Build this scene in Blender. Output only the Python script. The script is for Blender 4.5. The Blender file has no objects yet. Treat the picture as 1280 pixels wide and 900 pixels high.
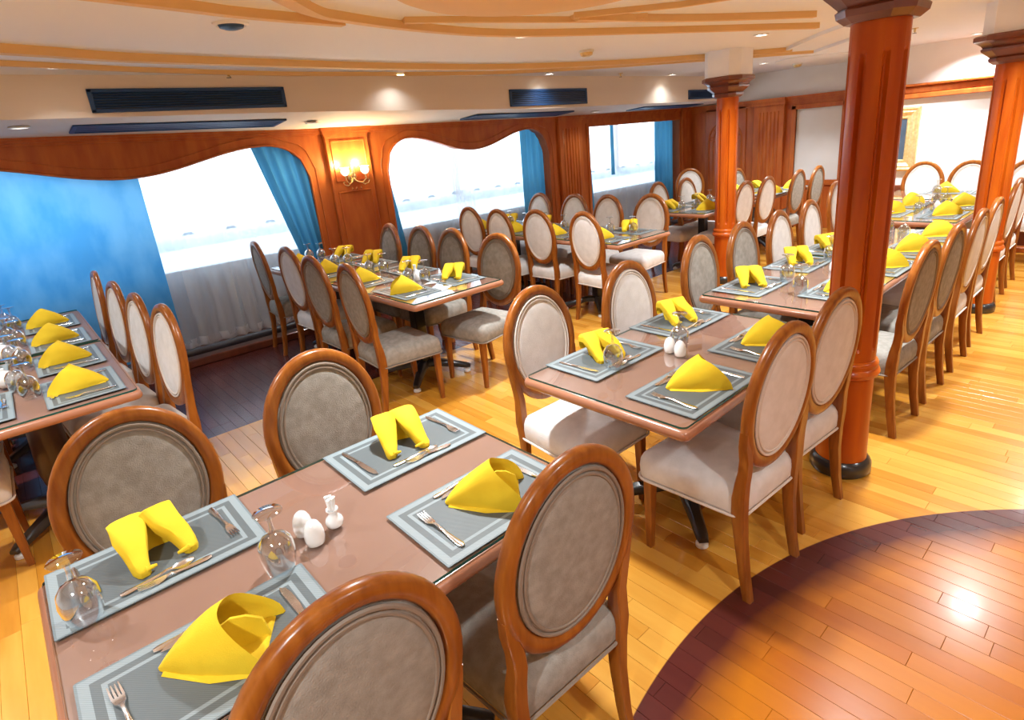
import bpy, bmesh, math, random
from mathutils import Vector, Matrix
random.seed(7)
S = bpy.context.scene
COL = S.collection
PI = math.pi
def R(a): return math.radians(a)

# ------------------------------------------------------------------ camera, world, exposure
cd = bpy.data.cameras.new('camera'); cam = bpy.data.objects.new('camera', cd); COL.objects.link(cam)
cd.sensor_fit = 'HORIZONTAL'; cd.sensor_width = 36.0
cd.lens = 723.25 / 1280 * 36.0
cd.shift_x = (640 - 655.82) / 1280; cd.shift_y = (408.10 - 450) / 1280
cd.clip_start = .05; cd.clip_end = 300
_F = Vector((.624, .718, -.308)).normalized(); _Rt = Vector((.734, -.674, -.085)); _Rt = (_Rt - _F * _Rt.dot(_F)).normalized()
_U = _Rt.cross(_F)
m = Matrix((_Rt, _U, -_F)).transposed().to_4x4(); m.translation = (0, 0, 1.735)
cam.matrix_world = m
S.camera = cam
W = bpy.data.worlds.new('sky'); S.world = W; W.use_nodes = True
_bg = W.node_tree.nodes['Background']; _bg.inputs[0].default_value = (.72, .87, 1.0, 1); _bg.inputs[1].default_value = 2.6
S.view_settings.view_transform = 'Standard'; S.view_settings.look = 'None'
S.view_settings.exposure = 0.52; S.view_settings.gamma = 1.0
LAMP_W = 26.0       # watts of one ceiling downlight

# ------------------------------------------------------------------ materials
def node_mat(name):
    mt = bpy.data.materials.new(name); mt.use_nodes = True
    return mt, mt.node_tree, mt.node_tree.nodes['Principled BSDF']
def setp(b, **k):
    for n, v in k.items():
        b.inputs[n.replace('_', ' ')].default_value = v
def mat(name, c, rough=.5, metal=0, c2=None, scale=(1, 1, 1), nscale=6, bump=0, bscale=60, coat=0, detail=4, lo=.35, hi=.65, spec=.5, coords='Object'):
    mt, nt, b = node_mat(name)
    b.inputs['Roughness'].default_value = rough; b.inputs['Metallic'].default_value = metal
    b.inputs['Coat Weight'].default_value = coat; b.inputs['Coat Roughness'].default_value = .12
    b.inputs['Specular IOR Level'].default_value = spec
    b.inputs['Base Color'].default_value = (*c, 1)
    mt.diffuse_color = (*c, 1)
    N, L = nt.nodes, nt.links
    if c2 or bump:
        tc = N.new('ShaderNodeTexCoord'); mp = N.new('ShaderNodeMapping'); mp.inputs['Scale'].default_value = scale
        L.new(tc.outputs[coords], mp.inputs[0])
    if c2:
        n = N.new('ShaderNodeTexNoise'); n.inputs['Scale'].default_value = nscale; n.inputs['Detail'].default_value = detail
        L.new(mp.outputs[0], n.inputs['Vector'])
        r = N.new('ShaderNodeValToRGB'); r.color_ramp.elements[0].color = (*c, 1); r.color_ramp.elements[1].color = (*c2, 1)
        r.color_ramp.elements[0].position = lo; r.color_ramp.elements[1].position = hi
        L.new(n.outputs['Fac'], r.inputs[0]); L.new(r.outputs[0], b.inputs['Base Color'])
    if bump:
        n2 = N.new('ShaderNodeTexNoise'); n2.inputs['Scale'].default_value = bscale; n2.inputs['Detail'].default_value = 3; L.new(mp.outputs[0], n2.inputs['Vector'])
        bp = N.new('ShaderNodeBump'); bp.inputs['Strength'].default_value = bump; bp.inputs['Distance'].default_value = .01
        L.new(n2.outputs['Fac'], bp.inputs['Height']); L.new(bp.outputs[0], b.inputs['Normal'])
    return mt
M = {}
M['chair_wood'] = mat('chair_wood', (.215, .056, .006), .3, c2=(.32, .100, .013), scale=(9, 9, 1.2), nscale=5, coat=.1, spec=.4)
M['taupe'] = mat('taupe_suede', (.265, .24, .205), .92, c2=(.345, .315, .272), nscale=30, bump=.3, bscale=300, detail=10, spec=.2)
M['cream'] = mat('cream_suede', (.66, .63, .60), .9, c2=(.74, .71, .685), nscale=18, bump=.25, bscale=260, detail=9, spec=.2)
M['piping_t'] = mat('taupe_piping', (.24, .185, .14), .85); M['piping_c'] = mat('cream_piping', (.66, .58, .51), .85)
M['table_wood'] = mat('table_laminate', (.28, .142, .105), .3, c2=(.32, .165, .125), nscale=3, coat=.3)
M['table_edge'] = mat('table_edge_wood', (.36, .15, .08), .3, c2=(.42, .18, .10), nscale=6, coat=.4)
M['black'] = mat('black_metal', (.012, .012, .014), .28, coat=.5)
M['dark_brown'] = mat('dark_brown_wood', (.045, .018, .010), .4, c2=(.07, .03, .016), nscale=6, coat=.2)
M['white_plastic'] = mat('white_plastic', (.75, .74, .70), .5)
M['porcelain'] = mat('white_porcelain', (.86, .86, .85), .15, coat=.5)
M['paper'] = mat('paper', (.85, .85, .84), .8)
M['steel'] = mat('polished_steel', (.86, .86, .86), .2, 1.0)
M['napkin'] = mat('yellow_cotton', (.76, .50, .008), .85, c2=(.84, .585, .018), nscale=9, bump=.2, bscale=500)
M['wall_wood'] = mat('mahogany_panel', (.43, .092, .018), .35, c2=(.54, .145, .028), scale=(4, 4, .8), nscale=3, coat=.06, spec=.3)
M['pillar_wood'] = mat('pillar_wood', (.40, .060, .003), .3, c2=(.54, .115, .006), scale=(4, 4, .6), nscale=2.5, coat=.08, spec=.3)
M['dark_wood'] = mat('dark_mahogany', (.13, .032, .016), .3, c2=(.18, .045, .02), scale=(4, 4, 1), nscale=4, coat=.5)
M['plaster'] = mat('ceiling_plaster', (.84, .84, .87), .75, c2=(.89, .89, .91), nscale=1.3, bump=.05, bscale=30, coords='Generated', detail=8)
M['bulkhead'] = mat('peach_bulkhead', (.78, .66, .54), .75, c2=(.83, .72, .60), nscale=1.5, coords='Generated', detail=6)
M['cove'] = mat('orange_lit_plaster', (.80, .52, .22), .7)  # orange light on the ceiling mouldings is put into their colour
M['wall_white'] = mat('white_wall', (.83, .82, .80), .8, c2=(.87, .86, .85), nscale=3)
M['fabric_white'] = mat('white_canvas', (.78, .82, .84), .8)
M['grey_panel'] = mat('grey_panel', (.34, .37, .40), .6)
M['vent'] = mat('navy_vent', (.016, .06, .17), .5)
M['gold'] = mat('gilded_frame', (.72, .50, .20), .32, .55, c2=(.85, .66, .32), nscale=30, bump=.3, bscale=60)
M['brass'] = mat('pale_brass', (.80, .62, .30), .25, .8)
M['canvas'] = mat('dark_canvas', (.05, .075, .11), .5, c2=(.08, .11, .16), nscale=3)
M['pipe'] = mat('dark_pipe', (.05, .05, .06), .35)

def drape(name, c, c2, trans, sc=(1, 1, .15)):
    mt, nt, b = node_mat(name); N, L = nt.nodes, nt.links
    tc = N.new('ShaderNodeTexCoord'); mp = N.new('ShaderNodeMapping'); mp.inputs['Scale'].default_value = sc
    n = N.new('ShaderNodeTexNoise'); n.inputs['Scale'].default_value = 5; n.inputs['Detail'].default_value = 6
    r = N.new('ShaderNodeValToRGB'); r.color_ramp.elements[0].color = (*c, 1); r.color_ramp.elements[1].color = (*c2, 1)
    r.color_ramp.elements[0].position = .35; r.color_ramp.elements[1].position = .65
    L.new(tc.outputs['Object'], mp.inputs[0]); L.new(mp.outputs[0], n.inputs['Vector']); L.new(n.outputs['Fac'], r.inputs[0])
    d = N.new('ShaderNodeBsdfDiffuse'); t = N.new('ShaderNodeBsdfTranslucent'); mx = N.new('ShaderNodeMixShader')
    mx.inputs[0].default_value = trans
    L.new(r.outputs[0], d.inputs[0]); L.new(r.outputs[0], t.inputs[0]); L.new(d.outputs[0], mx.inputs[1]); L.new(t.outputs[0], mx.inputs[2])
    L.new(mx.outputs[0], N['Material Output'].inputs[0])
    return mt
M['blue_drape'] = drape('teal_blue_drape', (.06, .25, .42), (.10, .34, .52), .35)
M['blue_blind'] = drape('bright_blue_drape', (.08, .34, .66), (.17, .46, .75), .5, (1, 1, .5))
def sheer_mat(name, c, a):
    mt, nt, b = node_mat(name); N, L = nt.nodes, nt.links
    d = N.new('ShaderNodeBsdfDiffuse'); t = N.new('ShaderNodeBsdfTranslucent'); mx = N.new('ShaderNodeMixShader'); tr = N.new('ShaderNodeBsdfTransparent'); m2 = N.new('ShaderNodeMixShader')
    d.inputs[0].default_value = (*c, 1); t.inputs[0].default_value = (*c, 1); mx.inputs[0].default_value = .75; m2.inputs[0].default_value = a
    L.new(d.outputs[0], mx.inputs[1]); L.new(t.outputs[0], mx.inputs[2]); L.new(tr.outputs[0], m2.inputs[1]); L.new(mx.outputs[0], m2.inputs[2])
    L.new(m2.outputs[0], N['Material Output'].inputs[0])
    return mt
M['frosted'] = drape('frosted_white_panel', (.80, .84, .88), (.86, .89, .92), .8)
M['sheer'] = sheer_mat('white_sheer', (.95, .96, .98), .44)
M['hem'] = sheer_mat('white_hem', (.88, .88, .88), .85)
def glass_mat(name, tint, ior=1.5, boost=1.0, rough=0.0, floor_r=0.0):
    mt, nt, b = node_mat(name); N, L = nt.nodes, nt.links
    tr = N.new('ShaderNodeBsdfTransparent'); tr.inputs[0].default_value = (*tint, 1)
    g = N.new('ShaderNodeBsdfGlossy'); g.inputs['Roughness'].default_value = rough; g.inputs[0].default_value = (1, 1, 1, 1)
    f = N.new('ShaderNodeFresnel'); f.inputs[0].default_value = ior
    ml = N.new('ShaderNodeMath'); ml.operation = 'MULTIPLY'; ml.inputs[1].default_value = boost; ml.use_clamp = True
    ge = N.new('ShaderNodeNewGeometry'); bf = N.new('ShaderNodeMath'); bf.operation = 'SUBTRACT'; bf.inputs[0].default_value = 1; L.new(ge.outputs['Backfacing'], bf.inputs[1])
    m3 = N.new('ShaderNodeMath'); m3.operation = 'MULTIPLY'; L.new(ml.outputs[0], m3.inputs[0]); L.new(bf.outputs[0], m3.inputs[1])
    mx = N.new('ShaderNodeMixShader'); m4 = N.new('ShaderNodeMath'); m4.operation = 'MAXIMUM'; m4.inputs[1].default_value = floor_r / max(boost, .1); L.new(f.outputs[0], m4.inputs[0]); L.new(m4.outputs[0], ml.inputs[0]); L.new(m3.outputs[0], mx.inputs[0])
    L.new(tr.outputs[0], mx.inputs[1]); L.new(g.outputs[0], mx.inputs[2]); L.new(mx.outputs[0], N['Material Output'].inputs[0])
    return mt
M['table_glass'] = glass_mat('table_glass', (.97, .99, .98), 1.5, 1.5, .02)
M['glass_edge'] = mat('green_glass_edge', (.02, .10, .08), .1)
M['wine_glass'] = glass_mat('clear_crystal', (.84, .875, .90), 1.6, 4.0, 0.0, .22)
M['pane'] = glass_mat('window_pane', (.98, .99, 1.0), 1.3)
def emit_mat(name, c, s):
    mt, nt, b = node_mat(name); b.inputs['Base Color'].default_value = (*c, 1)
    b.inputs['Emission Color'].default_value = (*c, 1); b.inputs['Emission Strength'].default_value = s
    return mt
M['lamp'] = emit_mat('lamp_glow', (1, .96, .88), 14.0)
M['shade'] = emit_mat('lit_glass_shade', (1, .93, .78), .9)

def placemat_mat():
    mt, nt, b = node_mat('woven_placemat'); N, L = nt.nodes, nt.links
    tc = N.new('ShaderNodeTexCoord'); sx = N.new('ShaderNodeSeparateXYZ'); L.new(tc.outputs['Object'], sx.inputs[0])
    def mth(op, a, bb=None):
        n = N.new('ShaderNodeMath'); n.operation = op
        for i, v in enumerate((a, bb)):
            if v is None: continue
            if hasattr(v, 'is_output'): L.new(v, n.inputs[i])
            else: n.inputs[i].default_value = v
        return n.outputs[0]
    ax = mth('SUBTRACT', .234, mth('ABSOLUTE', sx.outputs[0])); ay = mth('SUBTRACT', .15, mth('ABSOLUTE', sx.outputs[1]))
    dd = mth('MULTIPLY', mth('MINIMUM', ax, ay), 10.0)
    r = N.new('ShaderNodeValToRGB'); cr = r.color_ramp; cr.interpolation = 'CONSTANT'
    dk, md, lt = (.105, .122, .125, 1), (.165, .20, .21, 1), (.25, .295, .305, 1)
    cr.elements[0].color = md; cr.elements[0].position = 0
    cr.elements[1].color = lt; cr.elements[1].position = .05
    for p, c in ((.24, dk), (.42, lt), (.52, dk)):
        e = cr.elements.new(p); e.color = c
    L.new(dd, r.inputs[0])
    w = N.new('ShaderNodeTexWave'); w.inputs['Scale'].default_value = 105; w.bands_direction = 'DIAGONAL'; L.new(tc.outputs['Object'], w.inputs[0])
    mx = N.new('ShaderNodeMixRGB'); mx.blend_type = 'MULTIPLY'; mx.inputs[0].default_value = .22
    L.new(r.outputs[0], mx.inputs[1]); L.new(w.outputs[0], mx.inputs[2]); L.new(mx.outputs[0], b.inputs['Base Color'])
    b.inputs['Roughness'].default_value = .5
    bp = N.new('ShaderNodeBump'); bp.inputs['Strength'].default_value = .15; bp.inputs['Distance'].default_value = .002
    L.new(w.outputs[0], bp.inputs['Height']); L.new(bp.outputs[0], b.inputs['Normal'])
    return mt
M['placemat'] = placemat_mat()

DANCE = (1.48, -1.078, 1.983)     # stained dance floor: centre x, y, radius
def floor_mat():
    mt, nt, b = node_mat('varnished_floor_boards'); N, L = nt.nodes, nt.links
    g = N.new('ShaderNodeNewGeometry'); at = N.new('ShaderNodeAttribute'); at.attribute_name = 'tone'
    mp = N.new('ShaderNodeMapping'); mp.inputs['Scale'].default_value = (14, 1.4, 1); L.new(g.outputs['Position'], mp.inputs[0])
    cb = N.new('ShaderNodeCombineXYZ'); ml = N.new('ShaderNodeMath'); ml.operation = 'MULTIPLY'; ml.inputs[1].default_value = 37.0
    L.new(at.outputs['Fac'], ml.inputs[0]); L.new(ml.outputs[0], cb.inputs[2])
    ad = N.new('ShaderNodeVectorMath'); ad.operation = 'ADD'; L.new(mp.outputs[0], ad.inputs[0]); L.new(cb.outputs[0], ad.inputs[1])
    n = N.new('ShaderNodeTexNoise'); n.inputs['Scale'].default_value = 1.6; n.inputs['Detail'].default_value = 7; L.new(ad.outputs[0], n.inputs['Vector'])
    a2 = N.new('ShaderNodeMath'); a2.operation = 'MULTIPLY_ADD'; a2.inputs[1].default_value = .55; L.new(at.outputs['Fac'], a2.inputs[0])
    s2 = N.new('ShaderNodeMath'); s2.operation = 'MULTIPLY'; s2.inputs[1].default_value = .55; L.new(n.outputs['Fac'], s2.inputs[0]); L.new(s2.outputs[0], a2.inputs[2])
    def ramp(pts):
        r = N.new('ShaderNodeValToRGB')
        r.color_ramp.elements[0].position, r.color_ramp.elements[0].color = pts[0][0], (*pts[0][1], 1)
        r.color_ramp.elements[1].position, r.color_ramp.elements[1].color = pts[-1][0], (*pts[-1][1], 1)
        for p, c in pts[1:-1]:
            e = r.color_ramp.elements.new(p); e.color = (*c, 1)
        return r
    base = ramp([(.1, (.40, .145, .011)), (.4, (.53, .22, .023)), (.8, (.65, .325, .052))]); L.new(a2.outputs[0], base.inputs[0])
    oran = ramp([(.1, (.36, .088, .004)), (.8, (.48, .150, .007))]); L.new(a2.outputs[0], oran.inputs[0])
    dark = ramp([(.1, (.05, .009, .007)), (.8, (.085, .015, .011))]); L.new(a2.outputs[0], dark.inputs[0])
    sx = N.new('ShaderNodeSeparateXYZ'); L.new(g.outputs['Position'], sx.inputs[0])
    c0 = N.new('ShaderNodeCombineXYZ'); L.new(sx.outputs[0], c0.inputs[0]); L.new(sx.outputs[1], c0.inputs[1])
    ds = N.new('ShaderNodeVectorMath'); ds.operation = 'DISTANCE'; L.new(c0.outputs[0], ds.inputs[0]); ds.inputs[1].default_value = (DANCE[0], DANCE[1], 0)
    wob = N.new('ShaderNodeTexNoise'); wob.inputs['Scale'].default_value = 5; L.new(g.outputs['Position'], wob.inputs['Vector'])
    wb = N.new('ShaderNodeMath'); wb.operation = 'MULTIPLY_ADD'; wb.inputs[1].default_value = .10; wb.inputs[2].default_value = -.05; L.new(wob.outputs['Fac'], wb.inputs[0])
    dw = N.new('ShaderNodeMath'); dw.operation = 'ADD'; L.new(ds.outputs['Value'], dw.inputs[0]); L.new(wb.outputs[0], dw.inputs[1])
    def step(val, lo, hi):
        k = N.new('ShaderNodeMapRange'); k.inputs[1].default_value = lo; k.inputs[2].default_value = hi; L.new(val, k.inputs[0]); return k.outputs[0]
    inner = step(dw.outputs[0], DANCE[2] - .26, DANCE[2] - .11)        # 0 inside, 1 in the dark ring
    outer = step(ds.outputs['Value'], DANCE[2] - .002, DANCE[2] + .002)
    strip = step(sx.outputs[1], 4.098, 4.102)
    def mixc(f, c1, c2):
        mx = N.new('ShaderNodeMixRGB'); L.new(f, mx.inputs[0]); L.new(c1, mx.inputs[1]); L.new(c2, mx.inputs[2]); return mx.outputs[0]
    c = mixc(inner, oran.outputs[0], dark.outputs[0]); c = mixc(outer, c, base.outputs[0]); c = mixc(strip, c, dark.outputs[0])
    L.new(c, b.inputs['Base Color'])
    b.inputs['Roughness'].default_value = .27; b.inputs['Coat Weight'].default_value = .12; b.inputs['Coat Roughness'].default_value = .12
    n3 = N.new('ShaderNodeTexNoise'); n3.inputs['Scale'].default_value = 9; L.new(g.outputs['Position'], n3.inputs['Vector'])
    bp = N.new('ShaderNodeBump'); bp.inputs['Strength'].default_value = .06; bp.inputs['Distance'].default_value = .01; L.new(n3.outputs['Fac'], bp.inputs['Height']); L.new(bp.outputs[0], b.inputs['Normal'])
    return mt
M['floor'] = floor_mat()

# ------------------------------------------------------------------ mesh builder
class MB:
    def __init__(s): s.v, s.f, s.m = [], [], []
    def add(s, vs, fs, mi=0):
        o = len(s.v); s.v += [tuple(p) for p in vs]; s.f += [tuple(i + o for i in f) for f in fs]; s.m += [mi] * len(fs); return s
    def box(s, x0, x1, y0, y1, z0, z1, mi=0):
        vs = [(x, y, z) for z in (z0, z1) for y in (y0, y1) for x in (x0, x1)]
        return s.add(vs, [(0, 2, 3, 1), (4, 5, 7, 6), (0, 1, 5, 4), (2, 6, 7, 3), (0, 4, 6, 2), (1, 3, 7, 5)], mi)
    def bbox(s, x0, x1, y0, y1, z0, z1, b=.004, mi=0):      # bevelled on all edges by chamfer rings
        b = min(b, (x1 - x0) / 2.5, (y1 - y0) / 2.5, (z1 - z0) / 2.5)
        def ring(i, z, j):
            return [(x0 + i + j, y0 + i, z), (x1 - i - j, y0 + i, z), (x1 - i, y0 + i + j, z), (x1 - i, y1 - i - j, z), (x1 - i - j, y1 - i, z), (x0 + i + j, y1 - i, z), (x0 + i, y1 - i - j, z), (x0 + i, y0 + i + j, z)]
        return s.loft([ring(b, z0, b * .5), ring(0, z0 + b, b), ring(0, z1 - b, b), ring(b, z1, b * .5)], mi=mi)
    def loft(s, rings, closed=True, caps=True, mi=0, cyc=False):
        n = len(rings[0]); vs = [p for r in rings for p in r]; fs = []
        k = len(rings)
        for i in range(k if cyc else k - 1):
            a, b = i * n, ((i + 1) % k) * n
            for j in range(n if closed else n - 1):
                j2 = (j + 1) % n
                fs.append((a + j, a + j2, b + j2, b + j))
        if caps and not cyc and closed:
            fs.append(tuple(reversed(range(n)))); fs.append(tuple(range((k - 1) * n, k * n)))
        return s.add(vs, fs, mi)
    def lathe(s, prof, n=24, c=(0, 0, 0), mi=0, caps=True):
        rings = [[(c[0] + r * math.cos(2 * PI * j / n), c[1] + r * math.sin(2 * PI * j / n), c[2] + z) for j in range(n)] for r, z in prof]
        return s.loft(rings, caps=caps, mi=mi)
    def tube(s, pts, r, n=8, mi=0, cyc=False):
        pts = [Vector(p) for p in pts]; k = len(pts)
        rr = r if isinstance(r, (list, tuple)) else [r] * k
        rings = []; up = Vector((0, 0, 1)); prev = None
        for i, p in enumerate(pts):
            a = pts[(i - 1) % k] if (cyc or i > 0) else p; b = pts[(i + 1) % k] if (cyc or i < k - 1) else p
            t = (b - a).normalized()
            if prev is None:
                u = t.cross(up) if abs(t.dot(up)) < .95 else t.cross(Vector((0, 1, 0)))
            else: u = prev - t * prev.dot(t)
            u.normalize(); prev = u; w = t.cross(u)
            rings.append([tuple(p + (u * math.cos(2 * PI * j / n) + w * math.sin(2 * PI * j / n)) * rr[i]) for j in range(n)])
        return s.loft(rings, mi=mi, cyc=cyc)
    def mesh(s, name, mats, angle=38, smooth=True):
        me = bpy.data.meshes.new(name); me.from_pydata(s.v, [], s.f)
        for mm in (mats if isinstance(mats, (list, tuple)) else [mats]): me.materials.append(M[mm] if isinstance(mm, str) else mm)
        if any(s.m): me.polygons.foreach_set('material_index', s.m)
        bm = bmesh.new(); bm.from_mesh(me); bmesh.ops.recalc_face_normals(bm, faces=bm.faces); bm.to_mesh(me); bm.free()
        if smooth:
            me.polygons.foreach_set('use_smooth', [True] * len(me.polygons)); me.set_sharp_from_angle(angle=R(angle))
        me.update(); return me
    def build(s, name, mats, parent=None, loc=None, angle=38, smooth=True):
        o = bpy.data.objects.new(name, s.mesh(name, mats, angle, smooth)); COL.objects.link(o)
        if parent is not None: o.parent = parent
        if loc is not None: o.location = loc
        return o
def rrect(x0, x1, y0, y1, r, n=5, z=0):
    pts = []
    for cx, cy, a in ((x1 - r, y1 - r, 0), (x0 + r, y1 - r, 90), (x0 + r, y0 + r, 180), (x1 - r, y0 + r, 270)):
        for i in range(n + 1):
            t = R(a + 90 * i / n); pts.append((cx + r * math.cos(t), cy + r * math.sin(t), z))
    return pts
def tag(o, label=None, cat=None, group=None, kind=None):
    if label: o['label'] = label
    if cat: o['category'] = cat
    if group: o['group'] = group
    if kind: o['kind'] = kind
    return o
def empty(name, loc=(0, 0, 0), rz=0):
    o = bpy.data.objects.new(name, None); COL.objects.link(o); o.location = loc; o.rotation_euler = (0, 0, rz); o.empty_display_size = .1
    return o
def struct(o): o['kind'] = 'structure'; return o
KIDS = {}
def copy_tree(o, parent=None):
    c = o.copy(); COL.objects.link(c)
    if parent is not None: c.parent = parent
    for ch in KIDS.get(o.name, ()): copy_tree(ch, c)
    return c
def note_kids(root):
    def walk(o):
        ks = list(o.children); KIDS[o.name] = ks
        for k in ks: walk(k)
    walk(root)

# ------------------------------------------------------------------ floor of boards
X0, X1, Y0, Y1 = -2.6, 9.6, -3.4, 6.4
fl = MB().box(X0, X1, Y0, Y1, -.12, -.014).build('floor', 'dark_brown'); struct(fl)
PW = .072
def plank_geo(mb, x0, x1, y0, y1, dz):
    g, b = .0004, .001
    a = [(x0 + g, y0 + g), (x1 - g, y0 + g), (x1 - g, y1 - g), (x0 + g, y1 - g)]
    i = [(x0 + g + b, y0 + g + b), (x1 - g - b, y0 + g + b), (x1 - g - b, y1 - g - b), (x0 + g + b, y1 - g - b)]
    vs = [(*p, -.016) for p in a] + [(*p, -b + dz) for p in a] + [(*p, dz) for p in i]
    fs = [(8, 9, 10, 11)]
    for k in range(4):
        k2 = (k + 1) % 4
        fs += [(k, k2, 4 + k2, 4 + k), (4 + k, 4 + k2, 8 + k2, 8 + k)]
    mb.add(vs, fs)
planks = []
x = X0; ri = 0
while x < X1 - .001:
    y = Y0 - random.random() * .5
    while y < Y1:
        ln = random.uniform(.35, .95)
        a, b = max(y, Y0), min(y + ln, Y1)
        if b - a > .05: planks.append((x, min(x + PW, X1), a, b, random.random(), random.uniform(-.0004, 0)))
        y += ln
    x += PW; ri += 1
_inv = cam.matrix_world.inverted()
def px(p):
    q = _inv @ Vector(p)
    if q.z > -.05: return None
    return (655.82 + 723.25 * q.x / -q.z, 408.1 - 723.25 * q.y / -q.z)
def area(pl):
    pts = [px((a, b, 0)) for a in pl[:2] for b in pl[2:4]]
    if any(p is None for p in pts): return 0
    cx = sum(p[0] for p in pts) / 4; cy = sum(p[1] for p in pts) / 4
    if not (0 < cx < 1280 and 0 < cy < 900): return 0
    q = [pts[0], pts[1], pts[3], pts[2]]
    ar = abs(sum(q[i][0] * q[(i + 1) % 4][1] - q[(i + 1) % 4][0] * q[i][1] for i in range(4))) / 2
    hidden = ((-.3 < (pl[0] + pl[1]) / 2 < 1.0) and .9 < (pl[2] + pl[3]) / 2 < 1.7)     # under the front table
    return 0 if hidden else ar
planks.sort(key=area, reverse=True)
def plank_mesh(name, lst):
    mb = MB(); tone = []
    for pl in lst:
        n0 = len(mb.v); plank_geo(mb, *pl[:4], pl[5]); tone += [pl[4]] * (len(mb.v) - n0)
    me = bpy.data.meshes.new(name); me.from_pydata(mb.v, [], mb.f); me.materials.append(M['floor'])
    at = me.attributes.new('tone', 'FLOAT', 'POINT'); at.data.foreach_set('value', tone); me.update()
    return me
for pl in planks[:300]:
    o = bpy.data.objects.new('floor_plank', plank_mesh('floor_plank', [pl])); COL.objects.link(o); o.parent = fl
o = bpy.data.objects.new('floor_planks', plank_mesh('floor_planks', planks[300:])); COL.objects.link(o); o.parent = fl; o['kind'] = 'stuff'

# ------------------------------------------------------------------ ceiling, bulkhead and mouldings
CZ = 2.40; YF = 5.15; YW = 6.05
ce = struct(MB().box(X0, X1, Y0, YF, CZ, CZ + .1).build('ceiling', 'plaster'))
# air-conditioning bulkhead along the window side; it follows the sheer of the deck
fx = [(X0, 2.15), (0.2, 2.13), (2.3, 2.11), (5.2, 2.045), (6.6, 2.05), (9.6, 2.04)]
wz = [(X0, 2.085), (0.2, 2.065), (2.7, 2.0), (3.2, 2.0), (6.2, 1.975), (9.6, 2.0)]
def interp(tab, x):
    for (a, va), (b, vb) in zip(tab, tab[1:]):
        if x <= b: return va + (vb - va) * (x - a) / (b - a)
    return tab[-1][1]
mb = MB(); xs = [X0 + (X1 - X0) * i / 24 for i in range(25)]
mb.loft([[(x, YF, CZ + .1), (x, YF, interp(fx, x)), (x, YW + .02, interp(wz, x)), (x, YW + .3, interp(wz, x)), (x, YW + .3, CZ + .1)] for x in xs])
struct(mb.build('ceiling_bulkhead', 'bulkhead', angle=20))
def spline(pts, n=8):
    P = [Vector((*p, 0)) for p in pts]; out = []
    for i in range(len(P) - 1):
        p0 = P[max(i - 1, 0)]; p1, p2 = P[i], P[i + 1]; p3 = P[min(i + 2, len(P) - 1)]
        for k in range(n):
            t = k / n
            out.append(.5 * ((2 * p1) + (p2 - p0) * t + (2 * p0 - 5 * p1 + 4 * p2 - p3) * t * t + (3 * p1 - p0 - 3 * p2 + p3) * t ** 3))
    out.append(P[-1]); return out
def ribbon(name, pts, w, drop, mname='cove', smooth=True, steps=1):
    C = spline(pts) if smooth else [Vector((*p, 0)) for p in pts]
    rings = []
    for i, p in enumerate(C):
        a = C[max(i - 1, 0)]; b = C[min(i + 1, len(C) - 1)]; t = (b - a).normalized(); nn = Vector((-t.y, t.x, 0))
        A, B = p - nn * w / 2, p + nn * w / 2
        rings.append([(A.x, A.y, CZ + .002), (A.x, A.y, CZ - drop), (p.x - nn.x * w * .1, p.y - nn.y * w * .1, CZ - drop), (B.x, B.y, CZ - drop * .35), (B.x, B.y, CZ + .002)])
    return struct(MB().loft(rings).build(name, mname, angle=25))
ribbon('trim_1', [(-2.4, 3.3), (-1.0, 3.8), (.26, 4.12), (.80, 4.30), (1.75, 4.43), (2.75, 4.5), (3.95, 4.42), (5.3, 3.93), (6.62, 3.01)], .17, .045)
ribbon('trim_2', [(-2.4, 4.1), (-.8, 4.4), (.27, 4.6), (1.11, 4.83), (2.31, 4.97), (4.27, 4.78), (5.96, 3.92), (7.34, 3.03)], .07, .03)
ribbon('trim_3', [(6.62, 3.01), (5.83, 2.34), (5.2, 1.7)], .1, .03, 'plaster', False)
ribbon('trim_4', [(7.34, 3.03), (6.86, 2.58), (6.1, 1.9)], .06, .03, 'plaster', False)
ribbon('trim_5', [(-1.2, 2.3), (0, 2.75), (.785, 2.95), (1.08, 3.02), (1.585, 3.07)], .12, .04)
ribbon('trim_6', [(-.2, .6), (.5, 1.9), (1.24, 2.78), (1.56, 2.97), (2.17, 3.09), (2.77, 3.07), (3.69, 2.75), (5.18, 2.16)], .12, .04)
ribbon('trim_7', [(1.9, 2.95), (2.13, 2.86), (3.0, 2.6), (3.3, 2.4)], .08, .03, 'cove', False)
ribbon('trim_8', [(2.8, 2.54), (3.23, 2.11), (3.4, 1.8)], .07, .03, 'cove', False)
ribbon('trim_9', [(2.82, 2.55), (3.6, 2.35), (4.58, 1.93)], .1, .04)
# round golden dish, mostly above the frame
mb = MB(); mb.lathe([(.66, 0), (.66, -.03), (.62, -.045), (.45, -.05), (.30, -.055), (.01, -.055)], 64, (2.02, 2.0, CZ + .002)); struct(mb.build('trim_10', 'cove', angle=20))
# pale oval recess towards the far wall
mb = MB(); mb.loft([[(8.9 + a * math.cos(t), 3.45 + b * math.sin(t), z) for t in [2 * PI * i / 40 for i in range(40)]] for a, b, z in ((1.15, .55, CZ + .001), (1.15, .55, CZ - .012), (1.05, .48, CZ - .016))]); struct(mb.build('trim_11', 'wall_white'))

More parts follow.
